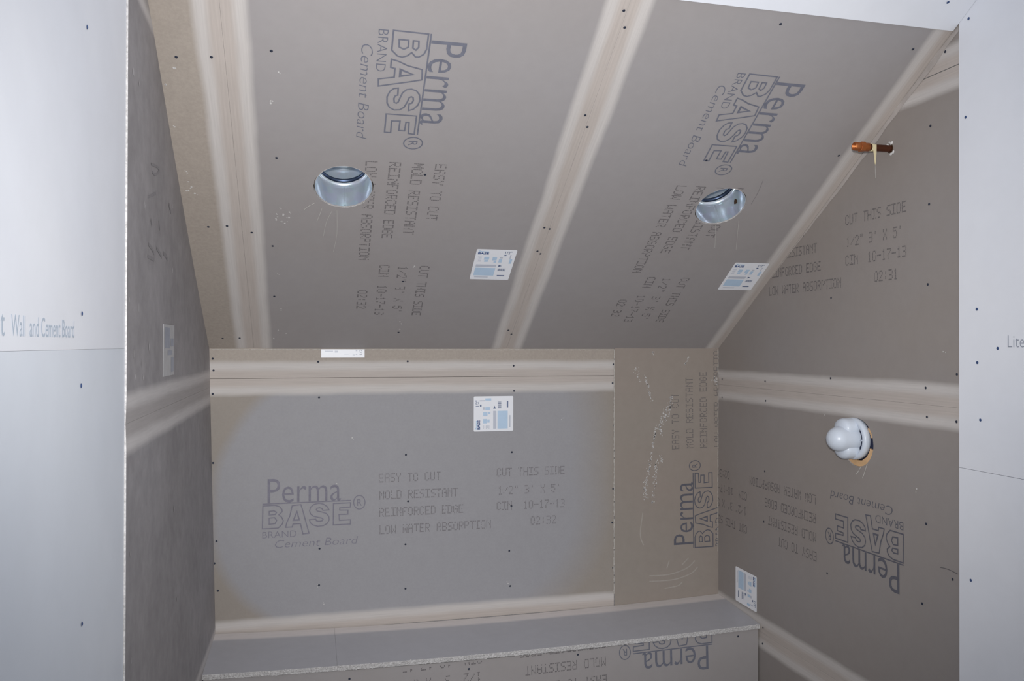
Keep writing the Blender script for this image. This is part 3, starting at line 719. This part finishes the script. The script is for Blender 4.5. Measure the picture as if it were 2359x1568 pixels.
# ------------------------------------------------------------------ shower valve under its white plaster guard
vt = tag(bpy.data.objects.new('shower_valve', None), 'shower valve under a round white plastic plaster guard in the right wall', 'valve'); COL.objects.link(vt)
vt.matrix_basis = FR.mat(VALVE[0], VALVE[1], 0.0)
# backing piece of pine seen in the gap
def pine(a0, a1, n, r0):
    pv, pf = [], []
    for k in range(n+1):
        t = math.radians(a0+(a1-a0)*k/n); j = R.uniform(.97, 1.02)
        for rr, z in ((r0*j, -.0035), (.0738, -.0035), (.0738, -.012), (r0*j, -.012)): pv.append((rr*math.cos(t), rr*math.sin(t), z))
    for k in range(n):
        for q in range(4): pf.append([k*4+q, k*4+(q+1) % 4, k*4+4+(q+1) % 4, k*4+4+q])
    pf += [[0, 1, 2, 3], [n*4+3, n*4+2, n*4+1, n*4]]
    part('pine_edge', pv, pf, M['wood'], vt, smooth=False)
pine(-128, -14, 22, .056); pine(18, 46, 8, .064)
vs, fs = lathe([(.0002, -.0128), (.072, -.0128), (.072, -.0100), (.0002, -.0100)], 40); part('hole_shade', vs, fs, M['gapshade'], vt)  # dark disc standing for the shade at the bottom of the hole
OF = Matrix.Translation((-.011, .0105, 0.0))          # the guard sits off-centre in its hole
vs, fs = lathe([(.0505, -.004), (.0505, .010), (.0515, .0125), (.0535, .0135), (.0590, .0135), (.0625, .0120), (.0650, .0075), (.0650, -.006), (.062, -.008)], 56)
part('guard_ring', vs, fs, M['plastic'], vt, OF)
vs, fs = lathe([(.0002, .0060), (.0520, .0060)], 40); part('slot_shade', vs, [f[::-1] for f in fs], M['gapshade'], vt, OF)  # flat plate coloured dark as the shade in the slot round the dome
prof = [(.0390, .005), (.0385, .054), (.0378, .062), (.0348, .072), (.029, .081), (.021, .088), (.011, .0922), (.0002, .0935)]
vs, fs = lathe(prof, 48); part('guard_dome', vs, fs, M['plastic'], vt, OF)
def lobe(sgn):
    vs, fs = lathe([(.0305, -.006), (.0305, .034), (.0290, .042), (.0245, .048), (.015, .052), (.0002, .053)], 32)
    m = OF @ Matrix.Translation((-.006, sgn*.0325, 0)) @ Matrix.Diagonal((1.22, 1.0, 1.0, 1.0)); part('guard_lobe', vs, fs, M['plastic'], vt, m)
lobe(1); lobe(-1)
vs, fs = lathe([(.0026, -.0065), (.0026, .0065)], 10, True, True)
part('guard_rib', vs, fs, M['plastic'], vt, OF @ Matrix.Translation((.0450, -.001, .0085)) @ Matrix.Rotation(math.pi/2, 4, 'Y'))
vs, fs = lathe([(.0030, 0), (.0030, .0008), (.0002, .0012)], 10)
part('guard_screw', vs, fs, M['screw'], vt, OF @ Matrix.Translation((-.026, -.003, .0835)) @ Matrix.Rotation(-.75, 4, 'Y'))

# ------------------------------------------------------------------ copper stub for the shower head
pt = tag(bpy.data.objects.new('copper_pipe', None), 'short copper stub pipe sticking out high on the right wall', 'pipe'); COL.objects.link(pt)
pt.matrix_basis = FR.mat(1.028, 2.177, 0.0)
vs, fs = lathe([(.0098, -.010), (.0098, .082)], 24); part('pipe', vs, fs, M['copper'], pt)
vs, fs = lathe([(.0100, .072), (.0122, .074), (.0122, .090)], 24); part('collar', vs, fs, M['copper2'], pt)
vs, fs = lathe([(.0122, .0885), (.0150, .0895), (.0150, .1020), (.0125, .1035)], 6, False, False); part('hex_nut', vs, fs, M['copper2'], pt, smooth=False)
vs, fs = lathe([(.0118, .1030), (.0122, .1050), (.0122, .1200), (.0105, .1230), (.0085, .1225), (.0080, .1110), (.0002, .1105)], 24); part('end_cap', vs, fs, M['copper2'], pt)
vs, fs = lathe([(.0102, -.001), (.0128, -.0005), (.0128, .0008), (.0102, .0008)], 20); part('pipe_gap_shade', vs, fs, M['soil_gapshade'], pt)  # thin ring painted dark as the shade in the gap round the pipe
for (a, b, c, r) in ((.006, .015, .004, .0055), (-.010, .013, .005, .0045), (.004, -.016, .004, .0050), (.013, -.013, .004, .0045), (-.003, .019, .003, .0035)):
    vs, fs = lathe([(r*1.0, 0), (r*.8, r*.5), (r*.3, r*.75), (.0002, r*.8)], 9); part('plaster_chip', vs, fs, M['white'], pt, Matrix.Translation((a, b, 0.0005)) @ Matrix.Rotation(a*90, 4, 'Z') @ Matrix.Diagonal((1.3, .8, 1, 1)))
# strip of cream tape looped over the pipe with a thread hanging from it
tt = tag(bpy.data.objects.new('cream_tape', None), 'strip of cream tape looped over the copper pipe, a thread hanging down', 'tape'); COL.objects.link(tt)
tt.matrix_basis = FR.mat(1.028, 2.177, .0625)
pv, pf = [], []
n = 22
for k in range(n+1):
    t = math.tau*k/n; 
    for z in (-.0055, .0055): pv.append((.0106*math.cos(t), .0106*math.sin(t), z)); pv.append((.0113*math.cos(t), .0113*math.sin(t), z))
for k in range(n): b = 4*k; pf += [[b, b+2, b+6, b+4], [b+1, b+5, b+7, b+3], [b, b+4, b+5, b+1], [b+2, b+3, b+7, b+6]]
part('loop', pv, pf, M['cream'], tt)
pv, pf = [], []
for i in range(9):
    k = i/8; y = .006-.058*k; hw = .0060*(1-k)**.7+.0007; x = .0116+.0010*math.sin(k*3)
    z0 = -.0010*k-.0012*k
    for xx, zz in ((x-.0004, z0-hw), (x+.0004, z0-hw), (x+.0004, z0+hw), (x-.0004, z0+hw)): pv.append((xx, y, zz))
for i in range(8):
    for q in range(4): pf.append([i*4+q, i*4+(q+1) % 4, i*4+4+(q+1) % 4, i*4+4+q])
part('hanging_end', pv, pf, M['cream'], tt, smooth=False)
vs, fs = tube([Vector((.0117, -.050, -.002)), Vector((.0122, -.068, -.0018)), Vector((.0118, -.092, -.0026))], .0005, 5); part('thread', vs, fs, M['strand'], tt)

# ------------------------------------------------------------------ paper stickers on the boards (local x,y are their own reading directions)
SWD, SHT = 0.135, 0.156
def sticker(name='product_sticker'):
    t = bpy.data.objects.new(name, None); COL.objects.link(t)
    r = .004; pts = []
    for cx, cy, a0 in ((SWD/2-r, SHT/2-r, 0), (-SWD/2+r, SHT/2-r, 90), (-SWD/2+r, -SHT/2+r, 180), (SWD/2-r, -SHT/2+r, 270)):
        for k in range(4): a = math.radians(a0+30*k); pts.append((cx+r*math.cos(a), cy+r*math.sin(a)))
    n = len(pts); vs = [(x, y, .0006) for x, y in pts]+[(x, y, 0) for x, y in pts]
    fs = [list(range(n)), [n+i for i in range(n)][::-1]]+[[i, n+i, n+(i+1) % n, (i+1) % n] for i in range(n)]
    part('paper', vs, fs, M['paper'], t, smooth=False)
    def pr(name, fl, mat, z=.0010):
        o = part(name, [(x*SWD-SWD/2, SHT/2-y*SHT, z) for x, y in fl.v], [f[::-1] for f in fl.f], mat, t, smooth=False)
        if len(fl.f) > 1: o['kind'] = 'stuff'
    def rects(*q):
        f = Flat()
        for a in q: f.rect(*a)
        return f
    def ftext(q):
        f = Flat()
        for b, x0, x1, y0, y1, s in q:
            g = Flat(); g.text(b, x0, x1, 1-y1, 1-y0, 0, s); k = len(f.v); f.v += [(x, 1-y) for x, y in g.v]; f.f += [[i+k for i in p] for p in g.f]
        return f
    pr('brand_word', ftext([('Perma', .06, .31, .040, .092, .01)]), M['p_cy'])
    pr('brand_block', ftext([('BASE', .05, .32, .092, .160, .045)]), M['p_nv'])
    pr('size_mark', ftext([('1/2"', .715, .885, .045, .13, .012)]), M['p_dk'])
    pr('navy_dot', rects((.71, .155, .765, .195)), M['p_dk'])
    pr('pale_panel', rects((.07, .60, .58, .86)), M['p_lb'])
    pr('pale_print', rects((.44, .235, .55, .345), (.49, .36, .55, .42), (.61, .29, .69, .41), (.23, .235, .355, .33), (.25, .34, .34, .40), (.875, .29, .94, .44)), M['p_lb'])
    f = rects((.07, .49, .58, .57), (.62, .23, .69, .275), (.86, .15, .89, .28), (.105, .90, .45, .93))
    for i in range(5): f.rect(.07+.02*(i % 2), .235+.036*i, .17, .25+.036*i)
    pr('grey_print', f, M['p_gr'])
    f = Flat()
    for i in range(11): x = .65+i*.018; f.rect(x, .61, x+(.012 if i % 3 else .007), .695)
    f.poly([(.64, .49), (.64, .555), (.73, .525)])
    f.rect(.67, .838, .86, .872)
    pr('bar_code', f, M['p_dk'])
    return t
st = sticker()
spots = [(FB, 1.028, 1.336, 90, 0, 'white product sticker square under the seam on the back wall'),
         (FC, .930, .5095, 0, 0, 'white product sticker on the ceiling beside the middle seam'),
         (FC, 1.8685, .4795, 0, 0, 'white product sticker on the ceiling tight against the right wall'),
         (FR, .223, .6585, -90, 0, 'white product sticker low on the right wall just above the bench')]
for i, (F, u, v, ang, nn, lb) in enumerate(spots):
    o = st
    if i:
        o = st.copy(); COL.objects.link(o)
        for ch in st.children: c = ch.copy(); COL.objects.link(c); c.parent = o
    o.matrix_basis = F.mat(u, v, .0006, math.radians(ang))
    tag(o, lb, 'sticker', 'white product stickers on the cement boards')
# dirty sticker on the left wall
dt = tag(bpy.data.objects.new('product_sticker', None), 'grimy grey sticker on the left cement board wall', 'sticker', 'white product stickers on the cement boards'); COL.objects.link(dt)
dt.matrix_basis = FL.mat(-.8855, 1.587, .0010)
hw, hh = .0795, .0635
def pane(name, x0, y0, x1, y1, z, mat, par, th=.0005):
    vs = [(x0, y0, z), (x1, y0, z), (x1, y1, z), (x0, y1, z), (x0, y0, z-th), (x1, y0, z-th), (x1, y1, z-th), (x0, y1, z-th)]
    return part(name, vs, [[0, 1, 2, 3], [7, 6, 5, 4], [0, 4, 5, 1], [1, 5, 6, 2], [2, 6, 7, 3], [3, 7, 4, 0]], mat, par, smooth=False)
pane('paper', -hw, -hh, hw, hh, .0006, M['paper_dirty'], dt)
f = Flat(); f.rect(-.06, .005, .012, .056); f.rect(.03, -.055, .072, -.018); f.rect(-.02, -.012, .05, .0); f.rect(.025, .01, .066, .03)
part('smeared_print', [(x, y, .0010) for x, y in f.v], f.f, M['p_gn'], dt, smooth=False)['kind'] = 'stuff'
# cut-off glossy sticker tucked under the ceiling line
gt = tag(bpy.data.objects.new('product_sticker', None), 'glossy white sticker cut off by the ceiling at the top of the back wall', 'sticker', 'white product stickers on the cement boards'); COL.objects.link(gt)
gt.matrix_basis = FB.mat(.4575, 1.5735, .0008)
pane('paper', -.0785, -.0200, .0785, .0110, .0006, M['paper'], gt)
f = Flat(); f.rect(-.066, .002, -.036, .006); f.rect(-.030, -.001, -.018, .006); f.rect(.003, -.008, .020, -.0065); f.rect(.046, -.0095, .052, -.0065); f.rect(.046, .004, .052, .0095); f.rect(.035, -.011, .043, -.0085)
part('faint_print', [(x, y, .0010) for x, y in f.v], f.f, M['p_gr'], gt, smooth=False)['kind'] = 'stuff'
f = Flat(); g = Flat(); g.text('1/2', 0, .020, 0, .010); g.turn(math.pi/2, (.070, -.0095)); f.v += g.v; f.f += g.f
part('size_mark', [(x, y, .0010) for x, y in f.v], f.f, M['p_gn'], gt, smooth=False)['kind'] = 'stuff'
